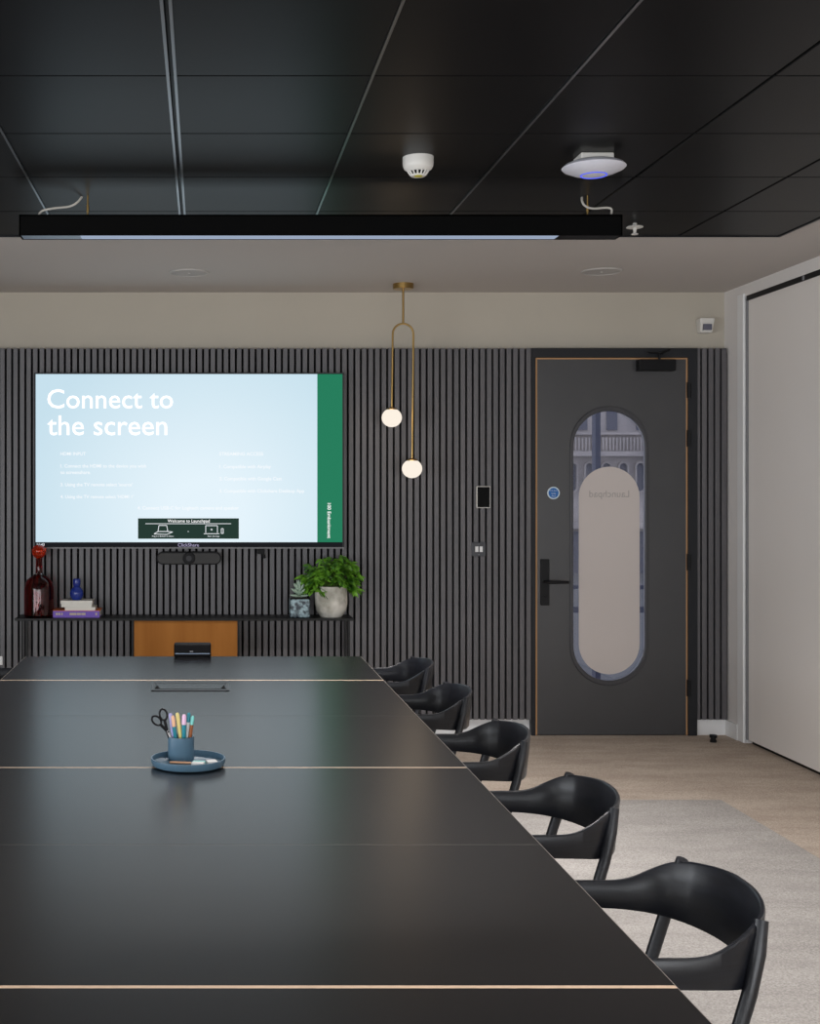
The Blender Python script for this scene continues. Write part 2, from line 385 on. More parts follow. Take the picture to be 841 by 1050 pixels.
# round blue notice on the door
t2 = thing('door_notice', 'small round blue notice with white lettering fixed to the charcoal door', 'sign', (wx(568, 7.69), 7.69, wz(512.5, 7.69)))
bm = bmesh.new(); tube(bm, [(wx(568, 7.69), 7.699, wz(505.5, 7.69)), (wx(568, 7.69), 7.696, wz(505.5, 7.69))], 6.4/F*7.69, 28)
ob = obj('rim', bm, M['signwhite'], t2); ob['label'] = 'white rim'
bm = bmesh.new(); tube(bm, [(wx(568, 7.69), 7.6962, wz(505.5, 7.69)), (wx(568, 7.69), 7.695, wz(505.5, 7.69))], 5.2/F*7.69, 28)
fc = obj('blue_face', bm, M['bluesign'], t2)
for s, yy, w in (('Fire door', 502.2, 8), ('keep', 505.0, 4.2), ('shut', 507.6, 4.2)):
    text('lettering', s, M['signwhite'], fc, wx(568, 7.69), 7.6945, wz(yy, 7.69), w/F*7.69, align='CENTER')
# doorstop on the floor
bm = bmesh.new(); Yd = 1920/(761-505.)
lathe(bm, [(0, 0), (.019, 0), (.019, .014), (.015, .016), (.015, .026), (.022, .028), (.022, .044), (0, .046)], wx(731.5, Yd), Yd, 20)
tag(obj('door_stop', bm, M['black'], smooth=True), 'small black cylindrical door stop on the carpet by the door', 'door stop')

# outside, seen through the pane
ob = obj('pavement', B(3, 18, 8.6, 34, -.6, -.5), M['pavement'], kind='structure')
t = thing('stone_building', 'hazy pale stone building with arched windows seen through the door pane', 'building', (9, 31, -.5))
obj('facade_wall', B(2, 17, 31, 32, -.5, 9), M['facade'], t)
def hz(y): return wz(y, 31)
bm = bmesh.new(); box(bm, 2, 17, 30.7, 31, hz(468), hz(463)); box(bm, 2, 17, 30.85, 31, hz(446), hz(443.5)); box(bm, 2, 17, 30.8, 31, hz(542), hz(536)); obj('cornice', bm, M['facade'], t)
for k in range(12):
    xc = 6.2+k*.42
    bm = bmesh.new(); plate(bm, stadium(xc, .27, hz(505), hz(473), 10), [stadium(xc, .19, hz(503.5), hz(475), 10)], 30.9, 31.02)
    ar = obj('arch', bm, M['facade'], t)
    bm = bmesh.new(); plate(bm, stadium(xc, .19, hz(503.5), hz(475), 10), [], 30.98, 31.03); obj('window', bm, M['facadedark'], ar)
for k in range(7):
    bm = bmesh.new(); xc = 6.3+k*.74; box(bm, xc, xc+.26, 30.96, 31, hz(441), hz(405)); obj('window', bm, M['facadedark'], t)
for k in range(10):
    bm = bmesh.new(); xc = 6.1+k*.5; box(bm, xc, xc+.3, 30.96, 31, hz(590), hz(545)); obj('window', bm, M['facadedark'], t)
bm = bmesh.new()
for k in range(60): box(bm, 6+k*.085, 6+k*.085+.035, 30.75, 30.8, hz(462), hz(449))
obj('balustrade', bm, M['facade'], t)
bm = bmesh.new(); xm = wx(611.5, 11); box(bm, xm-.022, xm+.022, 10.95, 11.05, -.5, 4)
box(bm, 1.5, 6, 10.97, 11.03, wz(604, 11), wz(600, 11)); box(bm, 1.5, 6, 10.97, 11.03, wz(628, 11), wz(622, 11))
tag(obj('steel_post', bm, M['mullion']), 'dark blue-grey upright post with rails seen through the door glass', 'post')

# ------------------------------------------------------------------ wall fittings
def S(x, y, d=7.612): return wx(x, d), wz(y, d)
t = thing('television', 'large wall-mounted television showing white text on a pale blue picture', 'television', (wx(194, 7.62), 7.68, wz(562, 7.62)))
x0, z0 = S(35, 562.5); x1, z1 = S(353, 382)
obj('casing', B(x0, x1, 7.622, 7.698, z0, z1), M['black'], t, bevel=.004)
bm = bmesh.new(); plate(bm, rect(x0, x1, z0, z1), [rect(x0+.007, x1-.010, z0+.007, z1-.007)], 7.613, 7.622); obj('bezel', bm, M['bezel'], t)
obj('lower_lip', B(x0, x1, 7.611, 7.613, z0, z0+.008), M['silver'], t)['label'] = 'silver lower edge'
xa, za = S(36.5, 556); xb, zb = S(325.5, 383.5)
sc = obj('screen', B(xa, xb, 7.617, 7.622, za, zb), M['screen'], t)
xg, _ = S(351.5, 556)
gs = obj('green_band', B(xb, xg, 7.617, 7.622, za, zb), M['green'], t); gs['label'] = 'green band at the right of the screen'
xa2, zs = S(36.5, 560.5)
sb = obj('status_bar', B(xa, xg, 7.617, 7.622, zs, za), M['bar'], t)
def stext(s, x, y, w, mat, par, **k):
    X, Z = S(x, y, 7.616); return text('lettering', s, mat, par, X, 7.6165, Z, w/F*7.616, **k)
stext('Connect to', 48.5, 399, 129, M['txt'], sc, bold=.004)
stext('the screen', 48.5, 426, 123, M['txt'], sc, bold=.004)
T = M['txtdim']
stext('HDMI INPUT', 62, 463.6, 26, T, sc, bold=.014)
stext('1. Connect the HDMI to the device you wish', 62, 476, 88, T, sc, bold=.014)
stext('to screenshare.', 62, 482.5, 31, T, sc, bold=.014)
stext("3. Using the TV remote select 'source'", 62, 495, 74, T, sc, bold=.014)
stext("4. Using the TV remote select 'HDMI 1'", 62, 507.5, 75, T, sc, bold=.014)
stext('STREAMING ACCESS', 225, 463.6, 45, T, sc, bold=.014)
stext('1. Compatible with Airplay', 225, 476.6, 53, T, sc, bold=.014)
stext('2. Compatible with Google Cast', 225, 489, 64, T, sc, bold=.014)
stext('3. Compatible with Clickshare Desktop App', 225, 501.6, 87, T, sc, bold=.014)
stext('4. Connect USB-C for Logitech camera and speaker', 141, 519, 104, T, sc, bold=.014)
stext('100 Embankment', 339.5, 516, 36, M['txt'], gs, vertical=True)
xa, za = S(141.5, 552.5); xb, zb = S(245, 531.5)
bn = obj('banner', B(xa, xb, 7.6158, 7.617, za, zb), M['banner'], sc)
def btext(s, x, y, w, mat, par, **k):
    X, Z = S(x, y, 7.615); return text('lettering', s, mat, par, X, 7.6152, Z, w/F*7.615, **k)
X, Z = S(193, 532.8)
# lettering of the banner belongs to the screen's pictures, two levels deep
btext('Welcome to Launchpad', 172, 532.6, 43, M['txt'], sc)
btext('Plug in a Button to Share', 156, 549, 22, T, sc); btext('Start the App', 213, 549, 12, T, sc)
bm = bmesh.new()
def ln(x0, y0, x1, y1, w=.7):
    a = S(x0, y0); b = S(x1, y1); tube(bm, [(a[0], 7.6152, a[1]), (b[0], 7.6152, b[1])], w/2/F*7.6, 6)
ln(149, 537, 237, 537, .6)
for p in ((163,538.8,171,538.8),(163,538.8,162,545),(171,538.8,172,545),(162,545,158,547.5),(158,547.5,171,548),(171,548,177,545.5),(177,545.5,172,545),(162,545,172,545),
          (211,539,223,539),(211,539,211,546.5),(223,539,223,546.5),(209,547.3,225,547.3),(227,542,229,542),(227,542,227,547),(229,542,229,547),(227,547,229,547),(216,543,218,543),(217,542,217,544),(192.5,545,193.5,545)): ln(*p)
obj('diagram', bm, M['txtdim'], sc)
stext('11:43', 38, 557, 7.5, M['txtdim'], sb); stext('ClickShare', 182.5, 557, 21.5, M['txtlilac'], sb)

# conference camera bar under the television
t = thing('conference_camera', 'slim dark video bar with a round centre lens below the television', 'camera', (wx(193.5, 7.6), 7.66, wz(579, 7.6)))
X0, Z0 = S(160.5, 579, 7.6); X1, Z1 = S(227, 566, 7.6); r = (Z1-Z0)/2; zc = (Z0+Z1)/2
def hpill(xa, xb, zc, r, n=12): return [(xb-r+r*math.sin(PI*k/n), zc+r*math.cos(PI*k/n)) for k in range(n+1)] + [(xa+r-r*math.sin(PI*k/n), zc-r*math.cos(PI*k/n)) for k in range(n+1)]
bm = bmesh.new(); plate(bm, hpill(X0, X1, zc, r), [], 7.60, 7.66); obj('body', bm, M['black'], t, bevel=.006)
bm = bmesh.new(); plate(bm, hpill(X0+.008, X1-.008, zc, r-.008), [], 7.597, 7.60); ob = obj('grille', bm, pr('dark_grey_mesh', (.055, .055, .055), .8), t)
bm = bmesh.new(); xc = (X0+X1)/2; tube(bm, [(xc, 7.60, zc), (xc, 7.585, zc)], [r*.98, r*.9], 28); h = obj('lens_housing', bm, M['black'], t, smooth=True)
bm = bmesh.new(); tube(bm, [(xc, 7.585, zc), (xc, 7.582, zc)], r*.45, 20); obj('lens', bm, pr('lens_glass', (.04, .04, .045), .5, spec=.3), h)
obj('wall_bracket', B(xc-.05, xc+.05, 7.66, 7.70, zc-.01, zc+.012), M['black'], t)
X, Z = S(268, 566, 7.66)
bm = bmesh.new(); box(bm, X-.025, X+.02, 7.645, 7.70, Z-.012, Z+.02); tube(bm, [(X+.01, 7.67, Z-.01), (X+.018, 7.67, Z-.04)], .012, 8)
tag(obj('sensor_bracket', bm, M['black'], bevel=.002), 'tiny black bracket poking out below the television, left of the leafy plant', 'bracket')

# booking tablet
t = thing('wall_tablet', 'small black portrait touch panel on the slatted wall left of the door', 'touch panel', (wx(496, 7.69), 7.70, wz(521, 7.69)))
X0, Z0 = S(488.5, 521, 7.69); X1, Z1 = S(503, 498.5, 7.69)
obj('casing', B(X0, X1, 7.685, 7.70, Z0, Z1), M['plastic'], t, bevel=.004)
obj('screen', B(X0+.006, X1-.006, 7.683, 7.685, Z0+.005, Z1-.005), pr('off_screen', (.003, .003, .003), .5, spec=.1), t)
t = thing('light_switch', 'dark square switch plate with two white rockers on slats left of the door', 'light switch', (wx(491, 7.69), 7.70, wz(571, 7.69)))
X0, Z0 = S(484, 570.5, 7.69); X1, Z1 = S(498.5, 556, 7.69)
obj('plate', B(X0, X1, 7.692, 7.70, Z0, Z1), pr('gunmetal_plate', (.05, .052, .058), .4, .3), t, bevel=.002)
for a in (487.4, 491.9):
    X0, Z0 = S(a, 566, 7.688); X1, Z1 = S(a+3.2, 560.3, 7.688)
    ob = obj('rocker', B(X0, X1, 7.686, 7.692, Z0, Z1), M['white'], t, bevel=.001); ob['label'] = 'white rocker'
for yy in (558, 568.7):
    X, Z = S(491.2, yy, 7.69); bm = bmesh.new(); tube(bm, [(X, 7.692, Z), (X, 7.6905, Z)], .0035, 10); obj('screw', bm, M['silver'], t)
# white plate at the far left
X0, Z0 = S(-9, 682, 7.69); X1, Z1 = S(2.6, 673, 7.69)
t = thing('wall_socket', 'small white socket plate low on the slats at the left picture edge', 'socket', ((X0+X1)/2, 7.70, Z0))
obj('plate', B(X0, X1, 7.69, 7.70, Z0, Z1), M['white'], t, bevel=.002)
obj('socket_slot', B(X0+.025, X0+.045, 7.689, 7.69, Z0+.02, Z0+.035), M['black'], t)
# motion sensor high in the corner
t = thing('motion_sensor', 'small white alarm sensor with grey lens high in the far right corner', 'sensor', (wx(727, 7.7), D, wz(341, 7.7)))
X0, Z0 = S(719, 340.5, 7.68); X1, Z1 = S(734.5, 325.5, 7.68)
bm = bmesh.new(); v = box(bm, X0, X1, 7.69, D, Z0, Z1)
for i in (0, 1): v[i].co.z -= 0.0; v[i].co.y += .02
for i in (0, 1, 2, 3): v[i].co.x = (v[i].co.x-(X0+X1)/2)*.8+(X0+X1)/2
obj('housing', bm, M['plastic'], t, bevel=.008)
X0, Z0 = S(722.3, 338, 7.68); X1, Z1 = S(730.5, 332, 7.68)
bm = bmesh.new(); v = box(bm, X0, X1, 7.685, 7.72, Z0, Z1)
obj('sensor_lens', bm, pr('smoky_lens', (.12, .12, .16), .4), t)

# ------------------------------------------------------------------ console with ornaments
ZS = .748; FY = 7.45
t = thing('console_shelf', 'long thin black console with a central teak box under the television', 'console', ((wx(15, FY)+wx(363, FY))/2, 7.58, 0))
cx0, cx1 = wx(15, FY), wx(363, FY)
obj('shelf_top', B(cx0, cx1, FY, 7.695, ZS-.014, ZS), M['console'], t, bevel=.001, seg=1)
for xx in (cx0+.035, cx1-.035):
    for yy in (FY+.02, 7.66):
        obj('leg', B(xx, xx+.014, yy, yy+.014, 0, ZS-.014), M['console'], t)
bx0, bx1 = wx(137.5, FY+.02), wx(243.5, FY+.02)
cb = obj('teak_box', B(bx0, bx1, FY+.02, 7.68, .10, ZS-.014), M['teak'], t); cb['label'] = 'orange-brown teak box'
for xx in (bx0-.012, bx1): obj('post', B(xx, xx+.012, FY+.015, FY+.04, 0, ZS-.014), M['console'], t)
obj('lower_rail', B(cx0+.04, cx1-.04, 7.66, 7.68, .08, .10), M['console'], t)

d = 7.56; s = d/F
t = thing('glass_decanter', 'tall dark red glass decanter with a round orange-red stopper on the console', 'decanter', (wx(40, d), d, ZS))
X = wx(40, d); R_ = 15.3*s
def zz(y): return ZS + (634.5-y)*s
prof = [(0, ZS+.001), (R_*.9, ZS+.001), (R_, ZS+.012), (R_, zz(606)), (R_*.95, zz(601)), (R_*.8, zz(596.5)), (R_*.5, zz(593)), (3.9*s, zz(590.5)), (3.4*s, zz(587)), (3.2*s, zz(576)), (3.8*s, zz(574.8))]
inner = [(3.8*s-.004, zz(574.8)), (3.2*s-.006, zz(577)), (3.2*s-.006, zz(588)), (R_*.5-.004, zz(594)), (R_*.95-.006, zz(602.5)), (R_-.006, zz(607)), (R_-.006, ZS+.016), (0, ZS+.014)]
bm = bmesh.new(); lathe(bm, prof+inner, X, d, 48); obj('bottle', bm, M['redglass'], t, smooth=True)
bm = bmesh.new(); sphere(bm, (X, d, zz(567.8)), 7.3*s, 32, 20); ob = obj('stopper', bm, M['stopper'], t, smooth=True); ob['label'] = 'round orange-red glass stopper'

def book(x0, x1, y0, y1, z0, z1, cover, label, top=None, letters=0):
    t = thing('book', label, 'book', ((x0+x1)/2, (y0+y1)/2, z0), 'books stacked on the console')
    c = .003
    bm = bmesh.new(); box(bm, x0, x1, y0, y1, z0, z0+c); box(bm, x0, x1, y0, y0+c, z0+c, z1-c)
    if not top: box(bm, x0, x1, y0, y1, z1-c, z1)
    obj('cover', bm, cover, t)
    if top: obj('top_cover', B(x0, x1+.003, y0, y1, z1-c, z1), top, t)['label'] = 'orange top cover'
    obj('pages', B(x0+.002, x1-.002, y0+c, y1-.002, z0+c, z1-c), M['paper'], t)
    if letters:
        zm = (z0+z1)/2
        for a, b in ((.06, .11), (.12, .16), (.18, .21), (.36, .50), (.51, .60), (.61, .70), (.91, .95)):
            obj('spine_mark', B(x0+(x1-x0)*a, x0+(x1-x0)*b, y0-.0008, y0, zm-.006, zm+.007), M['gold'], t)
    return t
zb = ZS; d = 7.50; s = d/F
book(wx(54.3, d), wx(102, d), d, 7.68, zb, zb+.043, M['purple'], 'thick purple-spined book with orange cover lying at the bottom of the stack', M['orange'], 1)
zb += .043; hh = .0195
for (a, b), lb in zip(((66.5, 97.5), (62.8, 94), (62, 94.5)), ('thin cream book lying directly on the purple book', 'middle of the three thin cream books, between two others', 'thin cream book on top of the stack, under the blue vase')):
    book(wx(a, d), wx(b, d), d+.005, 7.66, zb, zb+hh-.0005, M['cream'], lb); zb += hh
d = 7.56; s = d/F; X = wx(78.7, d); r = 7*s
bm = bmesh.new()
lathe(bm, [(0, zb), (r*.6, zb), (r*.9, zb+r*.4), (r, zb+r*.95), (r*.92, zb+r*1.4), (r*.6, zb+r*1.8), (r*.42, zb+r*1.98), (r*.5, zb+r*2.1), (r*.55, zb+r*2.3), (r*.55, zb+r*2.95), (r*.5, zb+r*3.1), (r*.38, zb+r*3.1), (r*.38, zb+r*2.0), (0, zb+r*1.9)], X, d, 32)
tag(obj('bud_vase', bm, M['blueglaze'], smooth=True), 'small cobalt blue bulbous vase standing on the cream books', 'vase')

# succulent
d = 7.54; s = d/F
X = wx(307, d); hw = 10*s
t = thing('potted_succulent', 'small pale succulent in a square marbled teal pot, left of the leafy plant', 'plant', (X, d, ZS))
ph = 19*s
bm = bmesh.new(); a = box(bm, X-hw, X+hw, d-hw, d+hw, ZS+.0005, ZS+ph)
obj('pot', bm, M['teal'], t, bevel=.008, seg=3)
obj('soil', B(X-hw*.85, X+hw*.85, d-hw*.85, d+hw*.85, ZS+ph, ZS+ph+.003), M['soil'], t)
bm = bmesh.new()
for ring, (n, el, L_) in enumerate(((11, .15, .055), (10, .6, .06), (8, 1.0, .062), (5, 1.35, .062))):
    for k in range(n):
        az = 2*PI*(k+.5*ring)/n; p = Vector((X, d, ZS+ph+.012+ring*.012))
        dr = Vector((math.cos(az)*math.cos(el), math.sin(az)*math.cos(el), math.sin(el)))
        tube(bm, [p, p+dr*L_*.4, p+dr*L_*.8, p+dr*L_*1.05], [.004, .008, .006, .001], 6)
obj('rosette', bm, M['succ'], t, smooth=True)

# leafy plant
d = 7.56; s = d/F; X = wx(339.5, d)
t = thing('potted_plant', 'bushy bright green plant in a rounded pale stone pot on the console', 'plant', (X, d, ZS))
r = 16.7*s; ph = 31.5*s
bm = bmesh.new()
lathe(bm, [(0, ZS), (r*.64, ZS), (r*.70, ZS+ph*.04), (r*.92, ZS+ph*.22), (r, ZS+ph*.42), (r*1.0, ZS+ph*.75), (r*.96, ZS+ph), (r*.86, ZS+ph), (r*.88, ZS+ph*.88), (0, ZS+ph*.87)], X, d, 40)
obj('pot', bm, M['stone'], t, smooth=True)
bm = bmesh.new(); lathe(bm, [(0, ZS+ph*.9), (r*.87, ZS+ph*.89), (r*.87, ZS+ph*.87), (0, ZS+ph*.86)], X, d, 30); obj('soil', bm, M['soil'], t)
rng = random.Random(21)
bl = bmesh.new(); bs = bmesh.new()
base = Vector((X, d, ZS+ph*.9))
def leaf(bm, p, dr, L_, W_):
    dr = dr.normalized(); side = dr.cross(Vector((rng.uniform(-.5, .5), rng.uniform(-.9, -.2), 1))).normalized(); up = side.cross(dr).normalized()
    pr_ = [(0, 0), (.22, .38), (.45, .5), (.72, .34), (1.0, 0)]
    mid = [bm.verts.new(p+dr*L_*u - up*L_*.22*u*u) for u, w in pr_]
    l = [bm.verts.new(p+dr*L_*u - up*L_*.22*u*u + side*W_*w + up*W_*.14) for u, w in pr_[1:-1]]
    q = [bm.verts.new(p+dr*L_*u - up*L_*.22*u*u - side*W_*w + up*W_*.14) for u, w in pr_[1:-1]]
    for sd in (l, q):
        bm.faces.new((mid[0], mid[1], sd[0])); bm.faces.new((mid[1], mid[2], sd[1], sd[0])); bm.faces.new((mid[2], mid[3], sd[2], sd[1])); bm.faces.new((mid[3], mid[4], sd[2]))
for k in range(120):
    az = rng.uniform(0, 2*PI); el = rng.choice((rng.uniform(-.35, .4), rng.uniform(.2, 1.45)))
    dr = Vector((math.cos(az)*math.cos(el), math.sin(az)*math.cos(el)*.50, math.sin(el)))
    if dr.y > 0: dr.y *= .5
    rr = rng.uniform(.55, 1.0)
    tip = base + Vector((dr.x*.175, dr.y*.175, .045+dr.z*.165))*rr
    midp = base.lerp(tip, .55) + Vector((0, 0, .05*rr))
    tip.y = min(tip.y, 7.66); tube(bs, [base + Vector((dr.x*.03, dr.y*.03, 0)), midp, tip], [.0022, .0016, .001], 4)
    n = rng.randint(4, 6)
    for q in range(n):
        a2 = rng.uniform(-1.5, 1.5)
        v = Vector((math.cos(az+a2)*1.0, math.sin(az+a2)*.7, rng.uniform(-.75, .35)))
        leaf(bl, tip+Vector((rng.uniform(-.012, .012), rng.uniform(-.012, 0), rng.uniform(-.012, .012))), v, rng.uniform(.045, .07), rng.uniform(.022, .034))
for v in bl.verts:
    v.co.y = min(v.co.y, 7.69)
    if v.co.z < ZS+.004: v.co.z = ZS+.004
obj('foliage', bl, M['leaf'], t); obj('stems', bs, M['stem'], t)

# ------------------------------------------------------------------ tables
TZ = .74; TX0, TX1 = -.825, .728
ye = [5.79, 5.054, 3.45, 1.919, .40]
folds = [None, 4.248, 2.695, 1.13]
labels = ['short black table end section nearest the television', 'black table section with the recessed cable flap', 'black table section in front of the blue pen tray', 'nearest black table section at the bottom of the picture']
for i in range(4):
    yb, yf = ye[i], ye[i+1]
    t = thing('meeting_table', labels[i], 'table', ((TX0+TX1)/2, (yb+yf)/2, 0), 'joined black meeting tables')
    fw = .0055
    secs = [(yb-(fw if i else .001), yf+fw)] if folds[i] is None else [(yb-fw, folds[i]+.0012), (folds[i]-.0012, yf+fw)]
    for a, b in secs: obj('tabletop', B(TX0+.0015, TX1-.0015, b, a, TZ-.024, TZ), M['table'], t)
    if i: obj('end_edging', B(TX0+.0015, TX1-.0015, yb-fw, yb-.0005, TZ-.024, TZ), M['plyedge'], t)['label'] = 'pale plywood end edging'
    obj('end_edging', B(TX0+.0015, TX1-.0015, yf+.0005, yf+fw, TZ-.024, TZ), M['plyedge'], t)['label'] = 'pale plywood end edging'
    for xx in (TX0, TX1-.0015): obj('side_edging', B(xx, xx+.0015, yf, yb, TZ-.024, TZ), M['plythin'], t)
    if folds[i]: obj('fold_line', B(TX0+.0015, TX1-.0015, folds[i]-.0012, folds[i]+.0012, TZ-.02, TZ-.0003), M['plythin'], t)
    for xx in (TX0+.28, TX1-.28):
        for yy in ((yb-.12, yf+.12) if yb-yf > 1 else ((yb+yf)/2,)):
            bm = bmesh.new(); tube(bm, [(xx, yy, .03), (xx, yy, TZ-.05)], .022, 14)
            if yb-yf < 1: box(bm, xx-.025, xx+.025, yf+.1, yb-.1, .004, .03)
            else: box(bm, xx-.035, xx+.035, yy-.035, yy+.035, .004, .03)
            obj('leg', bm, M['blackmetal'], t)
    obj('under_frame', B(TX0+.25, TX1-.25, yf+.09, yb-.09, TZ-.05, TZ-.024), M['blackmetal'], t)

# cable flap
Y0, Y1 = 4.775, 4.965; X0, X1 = wx(155.2, 4.78), wx(235, 4.78)
t = thing('cable_flap', 'slim black rectangular cable flap set into the table top', 'cable flap', ((X0+X1)/2, (Y0+Y1)/2, TZ))
bm = bmesh.new(); box(bm, X0, X1, Y0, Y0+.022, TZ, TZ+.004); box(bm, X0, X1, Y1-.008, Y1, TZ, TZ+.003)
box(bm, X0, X0+.010, Y0, Y1, TZ, TZ+.003); box(bm, X1-.010, X1, Y0, Y1, TZ, TZ+.003); obj('rim', bm, M['slate'], t)
obj('lid', B(X0+.012, X1-.012, Y0+.045, Y1-.012, TZ, TZ+.0022), M['table'], t)
obj('slot', B(X0+.010, X1-.010, Y0+.024, Y0+.043, TZ, TZ+.0012), M['slatback'], t)
for xx, sg in ((X0+.014, 1), (X1-.014, -1)):
    bm = bmesh.new(); vs = [bm.verts.new((xx+sg*a, b, TZ+.0024)) for a, b in ((0, Y0+.05), (.016, Y0+.06), (.002, Y0+.13))]
    vt = [bm.verts.new(v.co+Vector((0, 0, .0015))) for v in vs]
    bm.faces.new(vs); bm.faces.new(vt)
    for q in range(3): bm.faces.new((vs[q], vs[(q+1)%3], vt[(q+1)%3], vt[q]))
    obj('finger_notch', bm, M['slatback'], t)

# conference puck
Yc = 5.72; X0, X1 = wx(178.3, Yc), wx(216.5, Yc)
M['hub'] = pr('matt_black_casing', (.003, .003, .0035), .6, spec=.12)
t = thing('table_hub', 'small black rounded meeting control unit at the far table end', 'meeting controller', ((X0+X1)/2, Yc+.03, TZ))
h = 15*Yc/F
obj('body', B(X0, X1, Yc, Yc+.06, TZ+.002, TZ+h), M['hub'], t, bevel=.009, seg=3)
obj('trim_line', B(X0+.006, X1-.006, Yc-.001, Yc, TZ+h*.30, TZ+h*.34), M['dimdiff'], t)
obj('emblem', B((X0+X1)/2-.012, (X0+X1)/2+.003, Yc-.001, Yc, TZ+h*.44, TZ+h*.5), M['silver'], t)
obj('foot', B(X0+.012, X1-.012, Yc+.006, Yc+.054, TZ, TZ+.004), M['black'], t)

# tray with cup
Xt, Yt = wx(193, 3.47), 3.475
bm = bmesh.new(); R_ = .1035
lathe(bm, [(0, TZ), (R_*.86, TZ), (R_*.96, TZ+.004), (R_, TZ+.014), (R_, TZ+.023), (R_*.965, TZ+.023), (R_*.95, TZ+.010), (R_*.9, TZ+.0065), (0, TZ+.006)], Xt, Yt, 64)
tag(obj('round_tray', bm, M['tray'], smooth=True), 'shallow round slate blue tray standing on the black table', 'tray')
Xc, Yp = wx(185.6, 3.52), 3.525; r = .0368; zt = TZ+.006; ct = zt+.066
bm = bmesh.new(); lathe(bm, [(0, zt), (r*.97, zt), (r, zt+.003), (r, ct), (r-.0035, ct), (r-.0035, zt+.005), (0, zt+.005)], Xc, Yp, 48)
tag(obj('pen_cup', bm, M['tray'], smooth=True), 'slate blue cylindrical cup full of pens on the tray', 'cup')
def pen(px_t, py_t, px_b, dy, body, cap, label, capf=.45, r=.0054, split=None):
    top = Vector((wx(px_t, 3.52), Yp+dy, wz(py_t, 3.52))); bot = Vector((wx(px_b, 3.52), Yp+dy*.5, zt+.012))
    t = thing('pen', label, 'pen', bot, 'pens standing in the cup')
    ax = top-bot
    def at(u): return bot+ax*u
    cp = 1-capf
    bm = bmesh.new(); tube(bm, [at(0), at(.06), at(cp)], [r*.4, r*.9, r*.9], 12); obj('barrel', bm, M[body], t, smooth=True)
    bm = bmesh.new(); tube(bm, [at(cp), at(.96), at(1)], [r, r*.92, r*.6], 12); obj('pen_cap', bm, M[cap], t, smooth=True)
pen(174.6, 732, 181, .004, 'lilac', 'lilac', 'lilac pen leaning left in the cup beside the scissors', r=.006)
pen(177.2, 733.5, 182, -.010, 'pteal', 'peach', 'pen with peach cap and teal barrel in the cup', .27)
pen(181.7, 731, 187.5, -.004, 'yellow', 'yellow', 'pale yellow pen leaning left in the middle of the cup', r=.006)
pen(189, 732.3, 188.5, -.012, 'pteal', 'pink', 'pen with pink cap and dark teal barrel standing upright', .24, .0066)
pen(193.8, 731.5, 190.5, .004, 'white2', 'pteal', 'pen with dark teal cap and white barrel in the cup', .22)
pen(197.8, 734, 192.5, -.006, 'brown', 'mint', 'pen with mint green cap and brown barrel at the cup\'s right', .22)
# scissors
t = thing('scissors', 'black-handled steel scissors leaning left out of the cup', 'scissors', (wx(179, 3.52), Yp-.01, zt+.02))
piv = Vector((wx(171.5, 3.52), Yp-.014, wz(749, 3.52))); bt = Vector((wx(181, 3.52), Yp-.006, zt+.015))
for ex, ey, sd in ((160.7, 738.2, 1), (167.6, 732.3, -1)):
    c = Vector((wx(ex, 3.52), Yp-.014-.002*sd, wz(ey, 3.52)))
    ax = (piv-c).normalized(); nx = Vector((-ax.z, 0, ax.x))
    bm = bmesh.new(); pts = [c+ax*.0135*math.cos(a)*1.15+nx*.0105*math.sin(a) for a in (2*PI*k/20 for k in range(21))]
    tube(bm, pts, .0028, 8, cap=False); tube(bm, [c+ax*.0155, piv-ax*.004, piv+ax*.006], [.0042, .0042, .003], 8)
    obj('handle', bm, M['black'], t, smooth=True)
    bm = bmesh.new(); tube(bm, [piv-ax*.002, piv+(bt-piv)*.5+nx*.001*sd, bt], [.0046, .0042, .001], 4); obj('blade', bm, M['steel'], t)
# erasers and bits on the tray
def eraser(px, py, ang, a, b, label, L_=.034, W_=.022, H_=.013):
    Y = (1.5-zt)*F/(py-505); X = wx(px, Y)
    t = thing('eraser', label, 'eraser', (X, Y, zt), 'erasers lying in the tray')
    for u0, u1, m, nm in ((-.5, .12, a, 'rubber'), (.12, .5, b, 'sleeve')):
        bm = bmesh.new(); box(bm, -L_/2, L_/2, W_*u0, W_*u1, 0, H_)
        bmesh.ops.rotate(bm, verts=bm.verts[:], matrix=Matrix.Rotation(ang, 3, 'Z')); bmesh.ops.translate(bm, vec=(X, Y, zt), verts=bm.verts[:])
        obj(nm, bm, m, t, bevel=.0015)
eraser(203.5, 786, -.15, M['eraser'], M['mint'], 'white and mint green block eraser lying right of the cup', W_=.036)
eraser(217, 784.5, .2, M['eraser'], M['grey'], 'white and grey block eraser at the right side of the tray', .028, .034)
Y = (1.5-zt)*F/(783.2-505); bm = bmesh.new()
tube(bm, [(wx(174, Y), Y+.004, zt+.0032), (wx(196, Y), Y-.004, zt+.0032)], .0032, 8)
tag(obj('crayon', bm, M['peach'], smooth=True), 'thin peach stick lying on the tray in front of the cup', 'crayon')

# ------------------------------------------------------------------ chairs
def smoothpath(ctrl, n):
    out = []
    P = [ctrl[0]] + ctrl + [ctrl[-1]]
    for i in range(1, len(P)-2):
        for k in range(n):
            t_ = k/n; a, b, c, d_ = P[i-1], P[i], P[i+1], P[i+2]
            out.append(tuple(.5*((2*b[j])+(-a[j]+c[j])*t_+(2*a[j]-5*b[j]+4*c[j]-d_[j])*t_*t_+(-a[j]+3*b[j]-3*c[j]+d_[j])*t_**3) for j in range(len(b))))
    out.append(ctrl[-1]); return out
